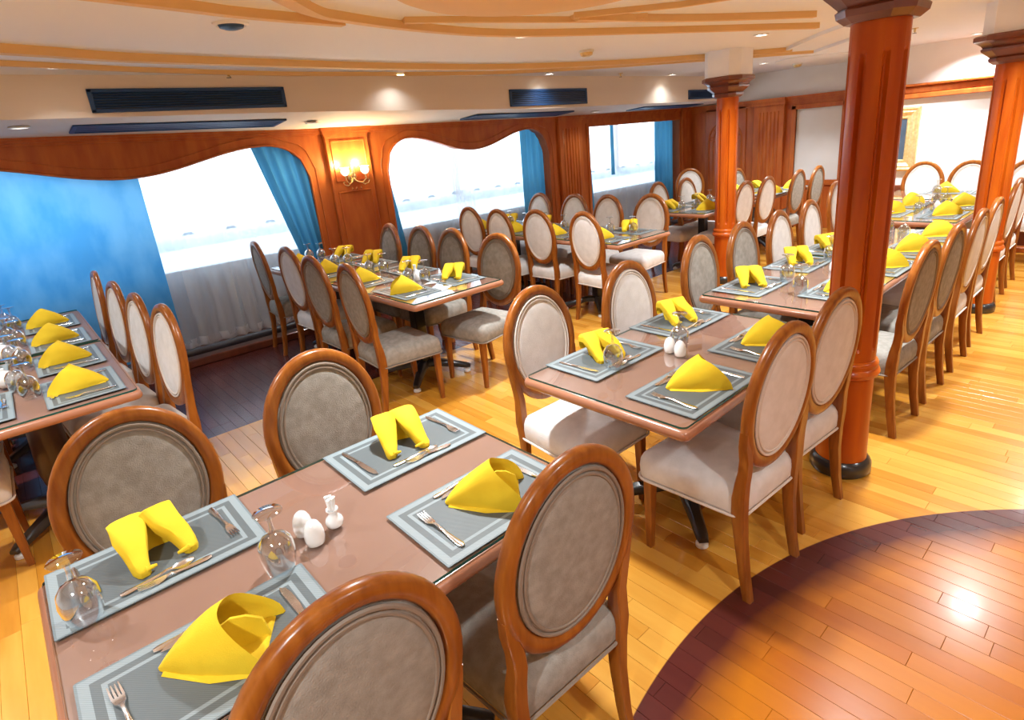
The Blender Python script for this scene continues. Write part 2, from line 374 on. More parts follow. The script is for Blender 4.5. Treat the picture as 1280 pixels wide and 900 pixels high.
# ------------------------------------------------------------------ window wall
def wave(xa, xb, dipx, ztop, zdip, n=48):
    """lower edge of the carved valance: rounded corners, two crests, one dip"""
    out = []
    for i in range(n + 1):
        x = xa + (xb - xa) * i / n
        u = (x - dipx) / ((xb - dipx) if x > dipx else (dipx - xa))    # -1..1, 0 at dip
        base = zdip + (ztop - zdip) * .5 * (1 - math.cos(PI * min(1, abs(u) / .74)))
        e = max(0, (abs(u) - .74) / .26)
        z = base - .34 * (1 - math.sqrt(max(0, 1 - e * e)))
        out.append((x, z))
    return out
WD = .14
def wallface(name, polys, y0=YW, d=WD, mname='wall_wood', parent=None):
    mb = MB()
    for poly in polys:
        mb.loft([[(x, y0, z) for x, z in poly], [(x, y0 + d, z) for x, z in poly]])
    return mb.build(name, mname, parent, smooth=False)
TOPZ = 2.06
def strip_above(edge, name, parent=None):
    mb = MB()
    mb.loft([[(x, YW, z), (x, YW, TOPZ), (x, YW + WD, TOPZ), (x, YW + WD, z)] for x, z in edge])
    return mb.build(name, 'wall_wood', parent, angle=30)
WIN = [(-.62, 2.52, .95, 1.885, 1.70), (3.42, 6.0, 4.68, 1.86, 1.665), (6.85, 9.22, None, 1.815, 1.815)]
ww = struct(wallface('wall_left', [[(X0, 0), (-.62, 0), (-.62, TOPZ), (X0, TOPZ)], [(2.52, 0), (3.42, 0), (3.42, TOPZ), (2.52, TOPZ)], [(6.0, 0), (6.85, 0), (6.85, TOPZ), (6.0, TOPZ)], [(9.22, 0), (X1, 0), (X1, TOPZ), (9.22, TOPZ)]]))
for i, (xa, xb, dx, zt, zd) in enumerate(WIN):
    e = wave(xa, xb, dx, zt, zd) if dx is not None else [(xa, zt), (xb, zt)]
    v = strip_above(e, 'window_valance', ww)
    # raised bead that follows the carved opening
    if dx is not None:
        pts = [(xa - .0, YW - .006, .06)] + [(x, YW - .006, z) for x, z in e] + [(xb, YW - .006, .06)]
        MB().tube(pts, .012, 6).build('window_bead', 'wall_wood', ww)
        pts = [(xa - .07, YW - .002, .06), (xa - .07, YW - .002, e[0][1])] + [(x + (-.07 if k < 3 else .07 if k > 45 else 0), YW - .002, z + .075) for k, (x, z) in enumerate(e)] + [(xb + .07, YW - .002, e[-1][1]), (xb + .07, YW - .002, .06)]
        MB().tube(pts, .006, 5).build('window_bead', 'wall_wood', ww)
    else:
        MB().box(xa - .05, xa, YW - .02, YW, .06, zt + .05).box(xb, xb + .05, YW - .02, YW, .06, zt + .05).box(xa, xb, YW - .02, YW, zt, zt + .05).build('window_bead', 'wall_wood', ww)
# cornice under the bulkhead
mb = MB()
for dy, dz0, dz1 in ((.05, -.012, .02), (.032, -.035, -.012), (.016, -.055, -.035)):
    mb.loft([[(x, YW - dy, interp(wz, x) + dz0), (x, YW + .01, interp(wz, x) + dz0), (x, YW + .01, interp(wz, x) + dz1), (x, YW - dy, interp(wz, x) + dz1)] for x in xs])
struct(mb.build('trim_12', 'wall_wood', smooth=False))
# pilasters
def pilaster(xa, xb, kind, name='trim_13'):
    p = struct(MB().bbox(xa, xb, YW - .05, YW, 0, interp(wz, xa) - .05, .008).build(name, 'wall_wood'))
    zt = interp(wz, xa)
    mb = MB()
    for d, a, b in ((.085, -.02, .01), (.07, -.05, -.02), (.058, -.07, -.05)): mb.box(xa - d + .05, xb + d - .05, YW - d, YW, zt + a, zt + b)
    mb.build('capital', 'wall_wood', p, smooth=False)
    if kind == 'panel':
        mb = MB()
        for (z0, z1) in ((1.46, 1.88), (.5, 1.36)):
            for a in ((xa + .05, xa + .065, z0, z1), (xb - .065, xb - .05, z0, z1), (xa + .05, xb - .05, z0, z0 + .015), (xa + .05, xb - .05, z1 - .015, z1)):
                mb.bbox(a[0], a[1], YW - .06, YW - .048, a[2], a[3], .003)
        mb.build('panel_bead', 'wall_wood', p)
    else:
        n = 6; w = (xb - xa - .12) / n
        for k in range(n):
            c = xa + .06 + w * (k + .5)
            MB().tube([(c, YW - .048, .35), (c, YW - .048, 1.82)], .5 * w * .62, 8).build('reed', 'wall_wood', p)
    return p
pilaster(2.72, 3.21, 'panel', 'trim_13'); pilaster(6.18, 6.66, 'reed', 'trim_14'); pilaster(9.26, 9.56, 'reed', 'trim_15')

# windows: outer wall below the sill, frame, panes
for i, (xa, xb, dx, zt, zd) in enumerate(WIN):
    yb = YW + .34
    w = struct(MB().box(xa - .3, xb + .3, yb, yb + .006, 0, 1.10).build('window_%d' % (i + 1), 'frosted'))
    MB().box(xa - .3, xb + .3, yb - .04, yb - .005, .0, .80).build('dado_panel', 'grey_panel', w)
    mb = MB(); mb.box(xa - .3, xb + .3, yb, yb + .05, 2.02, 2.3); mb.box(xa - .3, xa - .1, yb, yb + .05, 1.1, 2.02); mb.box(xb + .1, xb + .3, yb, yb + .05, 1.1, 2.02); mb.build('window_frame', 'wall_white', w, smooth=False)
    nm = 2
    for k in range(1, nm):
        c = xa + (xb - xa) * k / nm - .12
        MB().box(c - .06, c + .06, yb, yb + .05, 1.1, 2.02).build('mullion', 'wall_white', w)
    for k in range(nm):
        a = xa - .1 + (xb - xa + .2) * k / nm; b = xa - .1 + (xb - xa + .2) * (k + 1) / nm
        MB().box(a, b, yb + .02, yb + .026, 1.1, 2.02).build('pane', 'pane', w)
    # scalloped canvas screen along the bottom of the panes
    n = int((xb - xa) / .36)
    mb = MB(); pts = []
    for k in range(n * 8 + 1):
        x = xa + (xb - xa) * k / (n * 8); ph = (k % 8) / 8
        pts.append((x, 1.115 + .05 * abs(math.sin(PI * ph)) ** .6))
    mb.loft([[(x, yb - .03, 1.0), (x, yb - .03, z), (x, yb - .026, z), (x, yb - .026, 1.0)] for x, z in pts]); mb.build('canvas_screen', 'frosted', w)
    for k in range(n + 1):  # dark plates stand in for the gaps between the scallops
        x = xa + (xb - xa) * k / n
        mb = MB(); mb.loft([[(x - .055, yb - .038, 1.125), (x - .055, yb - .03, 1.125), (x + .055, yb - .03, 1.125), (x + .055, yb - .038, 1.125)], [(x - .035, yb - .038, 1.155), (x - .035, yb - .03, 1.155), (x + .035, yb - .03, 1.155), (x + .035, yb - .038, 1.155)]]); mb.build('screen_gap', 'blue_drape', w)
# plinth and pipe at the foot of the window wall
struct(MB().bbox(X0, X1, 5.78, YW + .3, 0, .07, .006).build('baseboard_left', 'dark_wood'))
struct(MB().tube([(X0, 5.86, .12), (X1, 5.86, .12)], .035, 12).build('trim_16', 'pipe'))

# curtains
def cloth(name, x0, x1, z0, z1, y, amp, nf, mname, gather=None, sweep=None, nz=14, bottom=None, seed=0):
    rnd = random.Random(seed); nx = nf * 8
    ph = [rnd.uniform(-.5, .5) for _ in range(nf + 2)]; am = [rnd.uniform(.6, 1.3) for _ in range(nf + 2)]
    rings = []
    for k in range(nz + 1):
        t = k / nz; row = []
        for j in range(nx + 1):
            u = j / nx
            xa, xb = x0, x1
            if sweep: xa, xb = sweep(t)
            x = xa + (xb - xa) * u
            f = u * nf; i = int(f)
            yy = y + amp * am[i] * math.sin(2 * PI * (f + ph[i] * .3 * (f - i) * (1 - f + i) * 4 + .12 * math.sin(2.2 * t + i)))
            z = z1 + (z0 - z1) * t
            if t == 1 and bottom: z += bottom(u)
            row.append((x, yy, z))
        rings.append(row)
    mb = MB(); mb.loft(rings, closed=False, caps=False)
    return mb.build(name, mname, angle=80)
def curtain(o, label, cat='curtain', group=None): return tag(o, label, cat, group)
curtain(cloth('blue_drape', -.75, 1.02, .10, 1.98, YW + .06, .008, 5, 'blue_blind', seed=1), 'wide bright blue drape drawn across the window behind the left table')
sh = cloth('sheer_curtain', 1.0, 2.35, .10, 1.98, YW + .12, .034, 9, 'sheer', seed=2)
curtain(sh, 'white sheer hanging to the floor beside the bright blue drape')
hm = cloth('hem', 1.0, 2.35, .08, .17, YW + .118, .034, 9, 'hem', seed=2, nz=2); hm.parent = sh
curtain(cloth('blue_drape', 2.0, 2.5, .10, 1.98, YW + .045, .026, 5, 'blue_drape', sweep=lambda t: (1.98 + .34 * min(1, t * 1.4), 2.60), seed=3), 'blue drape at the pilaster with the lit wall sconce, left of it')
curtain(cloth('blue_drape', 3.36, 3.55, .10, 1.95, YW + .14, .02, 3, 'blue_drape', sweep=lambda t: (3.30, 3.44 + .22 * t), seed=4), 'narrow blue drape right of the sconce pilaster')
curtain(cloth('sheer_curtain', 3.4, 5.75, .12, 1.95, YW + .22, .015, 14, 'sheer', seed=5), 'white sheer across the middle window between two blue drapes')
mm = cloth('sheer_curtain', 4.45, 4.75, .12, 1.95, YW + .185, .016, 4, 'sheer', seed=6); curtain(mm, 'gathered white sheer strip at the centre of the middle window')
curtain(cloth('blue_drape', 5.6, 6.1, .10, 1.95, YW + .14, .028, 5, 'blue_drape', seed=7), 'blue drape left of the fluted pilaster')
curtain(cloth('blue_drape', 6.82, 7.05, .10, 1.95, YW + .14, .022, 3, 'blue_drape', sweep=lambda t: (6.8, 6.98 + .1 * t), seed=8), 'blue drape right of the fluted pilaster')
curtain(cloth('sheer_curtain', 6.95, 8.9, .12, 1.95, YW + .22, .015, 11, 'sheer', seed=9), 'white sheer across the farthest window')
curtain(cloth('blue_drape', 7.6, 7.68, 1.05, 1.95, YW + .2, .008, 2, 'blue_drape', seed=10), 'slim blue curtain at the centre of the farthest window')
curtain(cloth('blue_drape', 8.72, 9.25, .10, 1.95, YW + .14, .028, 5, 'blue_drape', seed=11), 'blue drape in the far corner right of the farthest window')

# ------------------------------------------------------------------ far walls
XF, XR, YJ = 9.6, 8.75, 2.75
wf = struct(MB().box(XF, XF + .15, YJ, YW + .3, 0, CZ + .1).build('wall_far', 'wall_white'))
wr = struct(MB().box(XR, XR + .15, -3.4, YJ, 0, CZ + .1).box(XR, XF, YJ - .15, YJ, 0, CZ + .1).build('wall_back', 'wall_white'))
def xbox(mb, X, d, y0, y1, z0, z1, b=.006): mb.bbox(X - d, X, y0, y1, z0, z1, b); return mb
mb = MB()      # frame work of the panelled wall, cut round the white panel
xbox(mb, XF, .03, 4.17, YW, 0, 1.93); xbox(mb, XF, .03, YJ, 3.5, 0, 1.93); xbox(mb, XF, .03, 3.5, 4.17, 0, .72); xbox(mb, XF, .03, 3.5, 4.17, 1.80, 1.93)
mb.build('wood_panelling', 'wall_wood', wf)
mb = MB(); 
for d, a, b in ((.09, 1.97, 2.0), (.07, 1.94, 1.97), (.05, 1.90, 1.94)): mb.box(XF - d, XF, YJ, YW - .0, a, b)
struct(mb.build('trim_17', 'wall_wood', smooth=False))
mb = MB(); xbox(mb, XF, .05, 4.17, 4.24, .7, 1.86); xbox(mb, XF, .05, 3.44, 3.5, .7, 1.86); xbox(mb, XF, .05, 3.44, 4.24, 1.80, 1.87); xbox(mb, XF, .06, 3.44, 4.24, .66, .74); struct(mb.build('trim_18', 'wall_wood'))
p = struct(xbox(MB(), XF, .1, 4.33, 4.83, 0, 1.95).build('trim_19', 'wall_wood'))
for k in range(6):
    MB().tube([(XF - .098, 4.43 + .06 * k, .4), (XF - .098, 4.43 + .06 * k, 1.80)], .018, 8).build('reed', 'wall_wood', p)
mb = MB(); 
for d, a, b in ((.15, 1.95, 2.0), (.13, 1.9, 1.95)): mb.box(XF - d, XF, 4.31, 4.85, a, b)
mb.build('capital', 'wall_wood', p, smooth=False)
# arched niche panel left of the slim pillar
p = struct(xbox(MB(), XF, .05, 4.98, 5.72, 0, 1.93).build('trim_20', 'wall_wood'))
def arch(r, z0, zc, yc): return [(XF - .055, yc - r, z0)] + [(XF - .055, yc + r * math.cos(t), zc + r * math.sin(t)) for t in [PI - PI * i / 16 for i in range(17)]] + [(XF - .055, yc + r, z0)]
MB().tube(arch(.30, .5, 1.42, 5.35), .016, 6).build('arch_bead', 'wall_wood', p); MB().tube(arch(.22, .5, 1.42, 5.35), .012, 6).build('arch_bead', 'wall_wood', p)
MB().tube([(XF - .055, 5.05, 1.42), (XF - .055, 5.65, 1.42)], .012, 6).build('arch_bead', 'wall_wood', p)
mb = MB()
for k in range(7):
    t = PI * (k + .5) / 7; mb.tube([(XF - .052, 5.35 + .23 * math.cos(t), 1.42 + .23 * math.sin(t)), (XF - .052, 5.35 + .29 * math.cos(t), 1.42 + .29 * math.sin(t))], .012, 6)
mb.build('fan_carving', 'wall_wood', p)
wn = struct(MB().box(X0 - .15, X0, -3.4, YW + .3, 0, CZ + .1).build('wall_near_unseen', 'wall_white'))  # unseen wall behind the camera, added to cut the wash of sky light
wq = struct(MB().box(X0 - .15, XR + .15, -3.55, -3.4, 0, CZ + .1).build('wall_right_unseen', 'wall_white'))  # unseen side wall, added to keep open sky light off the floor
# right part: wood beam above white wall, dark dado, low step
struct(MB().bbox(XR - .10, XR, -3.4, YJ, 1.79, 1.85, .01).bbox(XR - .07, XR, -3.4, YJ, 1.85, 1.93, .01).bbox(XR - .12, XR, -3.4, YJ, 1.93, 1.96, .01).build('trim_21', 'wall_wood'))
struct(MB().bbox(XR - .04, XR, -3.4, YJ, 0, .66, .006).bbox(XR - .06, XR, -3.4, YJ, .66, .75, .006).bbox(XR - .06, XR, -3.4, YJ, .5, .54, .006).build('baseboard_back', 'dark_wood'))
struct(MB().bbox(XR - .16, XR - .04, -3.4, YJ, 0, .06, .006).build('trim_22', 'wall_wood'))
p = struct(MB().bbox(XR - .05, XR, .55, 1.18, .76, 1.79, .006).build('trim_23', 'wall_wood'))
for k in range(8): MB().tube([(XR - .05, .62 + .07 * k, .82), (XR - .05, .62 + .07 * k, 1.74)], .024, 8).build('reed', 'wall_wood', p)

# framed picture on the white wall
pic = empty('framed_picture', (XR, 2.68, .95))
tag(pic, 'ornate gilt picture frame with dark canvas on the white far wall', 'picture')
a, b, c, d = -.40, .40, -.02, .75
prof = [(0, 0), (0, .05), (.02, .062), (.045, .05), (.06, .055), (.10, .03), (.125, .034), (.14, .02), (.14, 0)]
mb = MB(); rings = []
for ins, dep in prof: rings.append([(-dep, a + ins, c + ins), (-dep, b - ins, c + ins), (-dep, b - ins, d - ins), (-dep, a + ins, d - ins)])
mb.loft(rings, caps=False); mb.build('frame', 'gold', pic, angle=20)
MB().box(-.012, -.002, a + .13, b - .13, c + .13, d - .13).build('canvas', 'canvas', pic)

# ------------------------------------------------------------------ pillars
def pillar(name, x, y, zc, hc, wide=1.0):
    p = empty(name, (x, y, 0)); struct(p)
    MB().lathe([(0.1318, 0), (0.1403, .012), (0.1403, .05), (0.1318, .068), (0.1190, .08)], 32).build('base_ring', 'black', p)
    MB().lathe([(0.1165, .06), (0.1122, .25), (0.1105, .53)], 32).build('lower_shaft', 'pillar_wood', p)
    MB().lathe([(0.1105, .52), (0.1275, .53), (0.1343, .548), (0.1275, .566), (0.1215, .572), (0.1249, .59), (0.1190, .604), (0.1088, .61)], 32).build('ring_moulding', 'pillar_wood', p)
    n = 144; rings = []
    zt = zc - .13
    for z in [.60, .66, .672, .69, .72, 1.2, 1.5, zt - .06, zt - .03, zt - .012, zt, zc + .01]:
        row = []
        if z <= .66 or z >= zt: k = 0
        elif z in (.672, zt - .012): k = .4
        elif z in (.69, zt - .03): k = .8
        else: k = 1
        for j in range(n):
            ph = (j % 18) / 18.0; dd = max(0, 1 - abs(ph - .5) / .16)
            r = .109 - k * .019 * min(1, dd * 1.9); t = 2 * PI * j / n + .2
            row.append((r * math.cos(t), r * math.sin(t), z))
        rings.append(row)
    MB().loft(rings).build('fluted_shaft', 'pillar_wood', p, angle=28)
    def oc(r, z, ch=.42):
        return [(sx * (r if q else r * (1 - ch)), sy * (r * (1 - ch) if q else r), z) for sx, sy, q in ((1, -1, 1), (1, 1, 1), (1, 1, 0), (-1, 1, 0), (-1, 1, 1), (-1, -1, 1), (-1, -1, 0), (1, -1, 0))]
    prof = [(.118, -.02), (.145, 0), (.15, .02), (.14, .028), (.165, .05), (.195, .075), (.20, .09), (.188, .098), (.2, .115), (.235, .14), (.248, .145), (.248, .175), (.235, .185)]
    MB().loft([oc(r * wide, zc + z * hc / .185) for r, z in prof]).build('capital', 'dark_wood', p, angle=20)
    if zc + hc < CZ - .01: MB().loft([oc(.2, zc + hc - .01), oc(.2, CZ)]).build('plaster_collar', 'plaster', p)
    return p
pillar('pillar', 2.86, .925, 2.085, .22, 1.0); pillar('pillar', 6.03, 1.0, 1.985, .19); pillar('pillar', 5.92, 3.295, 1.975, .18, .9)

# ------------------------------------------------------------------ chairs
def ell(a, b, t): return a * math.cos(t), b * math.sin(t)
def yo(z): return -.205 - (z - .5) * .095
ZC, HA, HB = .785, .228, .283
def make_chair(tint):
    fab, pip = ('taupe', 'piping_t') if tint == 'taupe' else ('cream', 'piping_c')
    root = empty('dining_chair')
    # upholstered seat
    def outl(ins, z, dome=0):
        pts = []
        yf, yb, wf, wb, r = .245, -.215, .238, .205, .05
        cs = ((wf, yf, 0), (-wf, yf, 90), (-wb, yb, 180), (wb, yb, 270))
        for cx, cy, a in cs:
            sx = -1 if cx > 0 else 1; sy = -1 if cy > 0 else 1
            rr = max(.012, r - ins); ccx = cx + sx * (ins + rr); ccy = cy + sy * (ins + rr)
            for i in range(6):
                t = R(a + 18 * i); pts.append((ccx + rr * math.cos(t), ccy + rr * math.sin(t), z))
        return pts
    mb = MB(); mb.loft([outl(.02, .352), outl(.008, .356), outl(.002, .375), outl(0, .41), outl(.004, .44), outl(.016, .462), outl(.04, .478), outl(.08, .488), outl(.14, .493), outl(.19, .494)])
    seat = mb.build('seat', fab, root, angle=60)
    MB().tube([(p[0], p[1], .362) for p in outl(-.002, 0)], .0055, 6, cyc=True).build('piping', pip, seat)
    # oval wooden back frame
    n, rings = 48, []
    for i in range(n):
        t = 2 * PI * i / n; row = []
        w = .046 + .006 * max(0, -math.sin(t))
        for k in range(12):
            s = 2 * PI * k / 12
            cs, sn = math.cos(s), math.sin(s)
            du = w / 2 * (abs(cs) ** .7) * (1 if cs > 0 else -1); dn = .0195 * (abs(sn) ** .7) * (1 if sn > 0 else -1)
            x, z = (HA - w / 2 + du) * math.cos(t), ZC + (HB - w / 2 + du) * math.sin(t)
            row.append((x, yo(z) + dn, z))
        rings.append(row)
    MB().loft(rings, cyc=True).build('back_frame', 'chair_wood', root, angle=50)
    # padded oval, both faces domed
    mb = MB(); rings = []; a0, b0 = HA - .046, HB - .046
    for f, d in ((.001, -.021), (.35, -.020), (.7, -.0185), (.92, -.014), (1.0, -.006), (1.0, .006), (.92, .014), (.7, .0185), (.35, .020), (.001, .021)):
        rings.append([(a0 * f * math.cos(t), yo(ZC + b0 * f * math.sin(t)) + d, ZC + b0 * f * math.sin(t)) for t in [2 * PI * i / n for i in range(n)]])
    pad = mb.loft(rings).build('back_pad', fab, root, angle=60)
    for sd in (-1, 1):
        for q, rr in ((.008, .0052), (.022, .0045)):
            MB().tube([((a0 - q) * math.cos(t), yo(ZC + (b0 - q) * math.sin(t)) + sd * .0145, ZC + (b0 - q) * math.sin(t)) for t in [2 * PI * i / n for i in range(n)]], rr, 6, cyc=True).build('piping', pip, pad)
    # legs
    def leg(path, name):
        rings = []
        for x, y, z, w, d in path:
            c = .18
            rings.append([(x + sx * w / 2 * (1 if q else 1 - c), y + sy * d / 2 * (1 - c if q else 1), z) for sx, sy, q in ((1, -1, 1), (1, 1, 1), (1, 1, 0), (-1, 1, 0), (-1, 1, 1), (-1, -1, 1), (-1, -1, 0), (1, -1, 0))])
        MB().loft(rings).build(name, 'chair_wood', root, angle=40)
    for sx in (-1, 1):
        leg([(sx * .188, .212, 0, .027, .027), (sx * .190, .208, .18, .036, .036), (sx * .190, .205, .37, .044, .044)], 'leg')
        leg([(sx * .178, -.243, 0, .028, .034), (sx * .176, -.222, .12, .031, .038), (sx * .178, -.206, .26, .034, .044), (sx * .184, -.200, .36, .038, .052),
             (sx * .190, -.204, .44, .042, .05), (sx * .186, -.208, .50, .04, .044), (sx * .181, -.214, .55, .040, .038), (sx * .186, -.219, .60, .038, .036), (sx * .200, yo(.66), .66, .032, .034), (sx * .210, yo(.72), .72, .022, .03)], 'leg')
    MB().bbox(-.19, .19, -.212, -.19, .365, .43, .005).build('back_rail', fab, root)
    note_kids(root)
    return root
PROTO = {k: make_chair(k) for k in ('taupe', 'cream')}
USED = set()
def chair(x, y, ang, tint, label, group):
    """ang: direction the sitter faces, degrees from +x"""
    o = PROTO[tint] if tint not in USED else copy_tree(PROTO[tint]); USED.add(tint)
    o.location = (x, y, 0); o.rotation_euler = (0, 0, R(ang - 90)); tag(o, label, 'chair', group)
    return o
ORD = ['first', 'second', 'third', 'fourth']
TN = {'A': 'foreground table', 'B': 'table beside the pillar', 'C': 'table behind the pillar', 'D': 'blue-drape table',
      'E': 'table below the sconce', 'F': 'middle-window table', 'G': 'slim-pillar table', 'H': 'right far-pillar table', 'I': 'far white-panel table', 'J': 'far-wall end table'}
def row(tn, side, ang, lst, tints):
    for k, ((x, y, *r), tt) in enumerate(zip(lst, tints)):
        chair(x, y, ang + (r[0] if r else 0), tt, '%s oval-back chair, %s from camera, %s side of the %s' % (tt, ORD[k], side, TN[tn]), 'oval-back dining chairs')
T, C = 'taupe', 'cream'
row('A', 'window', -90, [(.113, 1.775), (.727, 1.775, 2.5)], [T, T])
row('A', 'aisle', 90, [(.243, 1.06), (.812, 1.065, -1.5)], [T, T])
row('B', 'window', -90, [(1.797, 1.728), (2.425, 1.668)], [C, C])
row('B', 'aisle', 90, [(1.905, 1.06, -3), (2.42, 1.08, -4)], [C, C])
row('C', 'window', -90, [(3.237, 1.722, 3), (3.787, 1.724, 2), (4.344, 1.722, 3), (4.936, 1.74, 3)], [T, T, C, C])
row('C', 'aisle', 90, [(3.50, 1.055, -2), (4.04, 1.057, -1), (4.64, 1.06), (5.21, 1.08)], [T, T, C, C])
row('D', 'right', 180, [(.275, 3.50, 6), (.233, 4.03, 5), (.212, 4.67, 5), (.19, 5.38)], [C, C, C, C])
row('D', 'left', 0, [(-.52, 3.58), (-.55, 4.2), (-.55, 4.8), (-.55, 5.4)], [C, C, C, C])
row('E', 'left', 0, [(1.85, 3.53, -3), (1.86, 4.15, 1), (1.94, 4.83, 2), (1.925, 5.51, -5)], [T, T, C, T])
row('E', 'right', 180, [(2.55, 3.42, 7), (2.59, 4.11), (2.58, 4.59), (2.55, 5.12, -5)], [T, T, T, T])
row('F', 'left', 0, [(4.19, 3.56, -5), (4.20, 4.22), (4.125, 4.72, -2), (4.19, 5.3, -1)], [C, C, C, C])
row('F', 'right', 180, [(4.96, 3.75, 2), (4.84, 4.26, -2), (4.87, 4.79, -1), (4.92, 5.45, -3)], [C, C, C, C])
row('G', 'window', -90, [(6.38, 4.24, 2), (6.86, 4.14)], [C, C])
row('G', 'aisle', 90, [(6.42, 3.58), (6.90, 3.55)], [C, C])
row('I', 'aisle', 90, [(7.70, 3.53), (8.22, 3.50)], [T, T])
row('I', 'window', -90, [(8.14, 4.10)], [T])
row('H', 'aisle', 90, [(6.46, 1.16), (7.06, 1.18)], [C, C])
row('H', 'window', -90, [(6.3, 2.05)], [C])
row('J', 'wall', 180, [(8.17, 1.10), (8.2, 1.63), (8.2, 2.10)], [C, C, C])
chair(8.12, 5.08, 222, C, 'cream oval-back chair alone in the far window corner', 'oval-back dining chairs')

# ------------------------------------------------------------------ tables
def make_table(L, Wd, base='black', name='dining_table'):
    root = empty(name)
    a, b = L / 2, Wd / 2
    def rr(ins, z): return rrect(-a + ins, a - ins, -b + ins, b - ins, .03 - min(.02, ins * .5), 4, z)
    MB().loft([rr(.03, .722), rr(.008, .724), rr(.001, .734), rr(0, .744), rr(.003, .756), rr(.010, .7625), rr(.018, .764)]).build('table_top', 'table_edge', root, angle=50)
    MB().loft([rr(.020, .7635), rr(.020, .7652)]).build('laminate', 'table_wood', root)
    mb = MB(); r1, r2 = rr(.016, .7655), rr(.016, .7735); n = len(r1)
    mb.add(r1 + r2, [tuple(reversed(range(n))), tuple(range(n, 2 * n))], 0); mb.add(r1 + r2, [(j, (j + 1) % n, n + (j + 1) % n, n + j) for j in range(n)], 1)
    mb.build('glass_top', ['table_glass', 'glass_edge'], root, smooth=False)
    if base == 'black':
        MB().bbox(-.045, .045, -.045, .045, .09, .71, .008).build('pedestal', 'black', root)
    else:
        MB().lathe([(.05, .1), (.06, .14), (.085, .3), (.075, .5), (.06, .71)], 16).build('pedestal', 'dark_brown', root)
    MB().bbox(-.22, .22, -.16, .16, .705, .723, .004).build('top_plate', 'black', root)
    for k in range(4):
        t = R(45 + 90 * k); dx, dy = math.cos(t), math.sin(t); nx, ny = -dy, dx
        rings = []
        for s, z, w, h in ((0, .10, .045, .05), (.10, .105, .04, .05), (.24, .078, .03, .04), (.34, .058, .026, .034), (.37, .05, .02, .022)):
            rings.append([(dx * s + nx * w * u, dy * s + ny * w * u, z + h * v - h * .5) for u, v in ((-1, 0), (1, 0), (1, .6), (.6, 1), (-.6, 1), (-1, .6))])
        ft = MB().loft(rings).build('foot', 'black', root, angle=50)
        MB().lathe([(.02, .0), (.027, .004), (.027, .018), (.012, .03), (.012, .05)], 14, (dx * .34, dy * .34, 0)).build('glide', 'white_plastic', ft)
    note_kids(root); return root
TW = .80
def table(proto, x, y, rz, label):
    o = proto if not proto.get('label') else copy_tree(proto)
    o.location = (x, y, 0); o.rotation_euler = (0, 0, R(rz)); tag(o, label, 'table', 'glass-topped dining tables'); return o
PT = make_table(1.25, TW); PD = make_table(1.24, TW, 'brown')
TZ = .774
TABS = {'A': [(PT, .455, 1.392, .6)], 'B': [(PT, 2.105, 1.36, 1.0)], 'C': [(PT, 3.565, 1.41, .5), (PT, 4.82, 1.42, .5)],
        'D': [(PD, -.10, 3.74, 90), (PD, -.10, 4.985, 90)], 'E': [(PT, 2.225, 3.825, 91.5), (PT, 2.2, 5.07, 91.0)], 'F': [(PT, 4.39, 3.85, 89.5), (PT, 4.4, 5.1, 89.5)],
        'G': [(PT, 6.42, 3.87, 0)], 'I': [(PT, 7.9, 3.87, 0)], 'H': [(PT, 6.44, 1.56, 0)], 'J': [(PT, 7.62, 1.62, 90)]}
NAMES2 = {'C': ['near half of the long table', 'far half of the long table'], 'D': ['near half of the left table', 'far half of the left table'],
          'E': ['near half of the table below the sconce', 'window half of the table below the sconce'], 'F': ['near half of the table before the middle window', 'window half of the table before the middle window']}
for k, lst in TABS.items():
    for i, (p, x, y, rz) in enumerate(lst):
        if k in NAMES2:
            lab = 'brown glass-topped pedestal table, %s' % NAMES2[k][i] + (' behind the nearest pillar' if k == 'C' else ' by the blue drape' if k == 'D' else '')
        else: lab = 'brown glass-topped pedestal table, the %s' % TN[k]
        table(p, x, y, rz, lab)

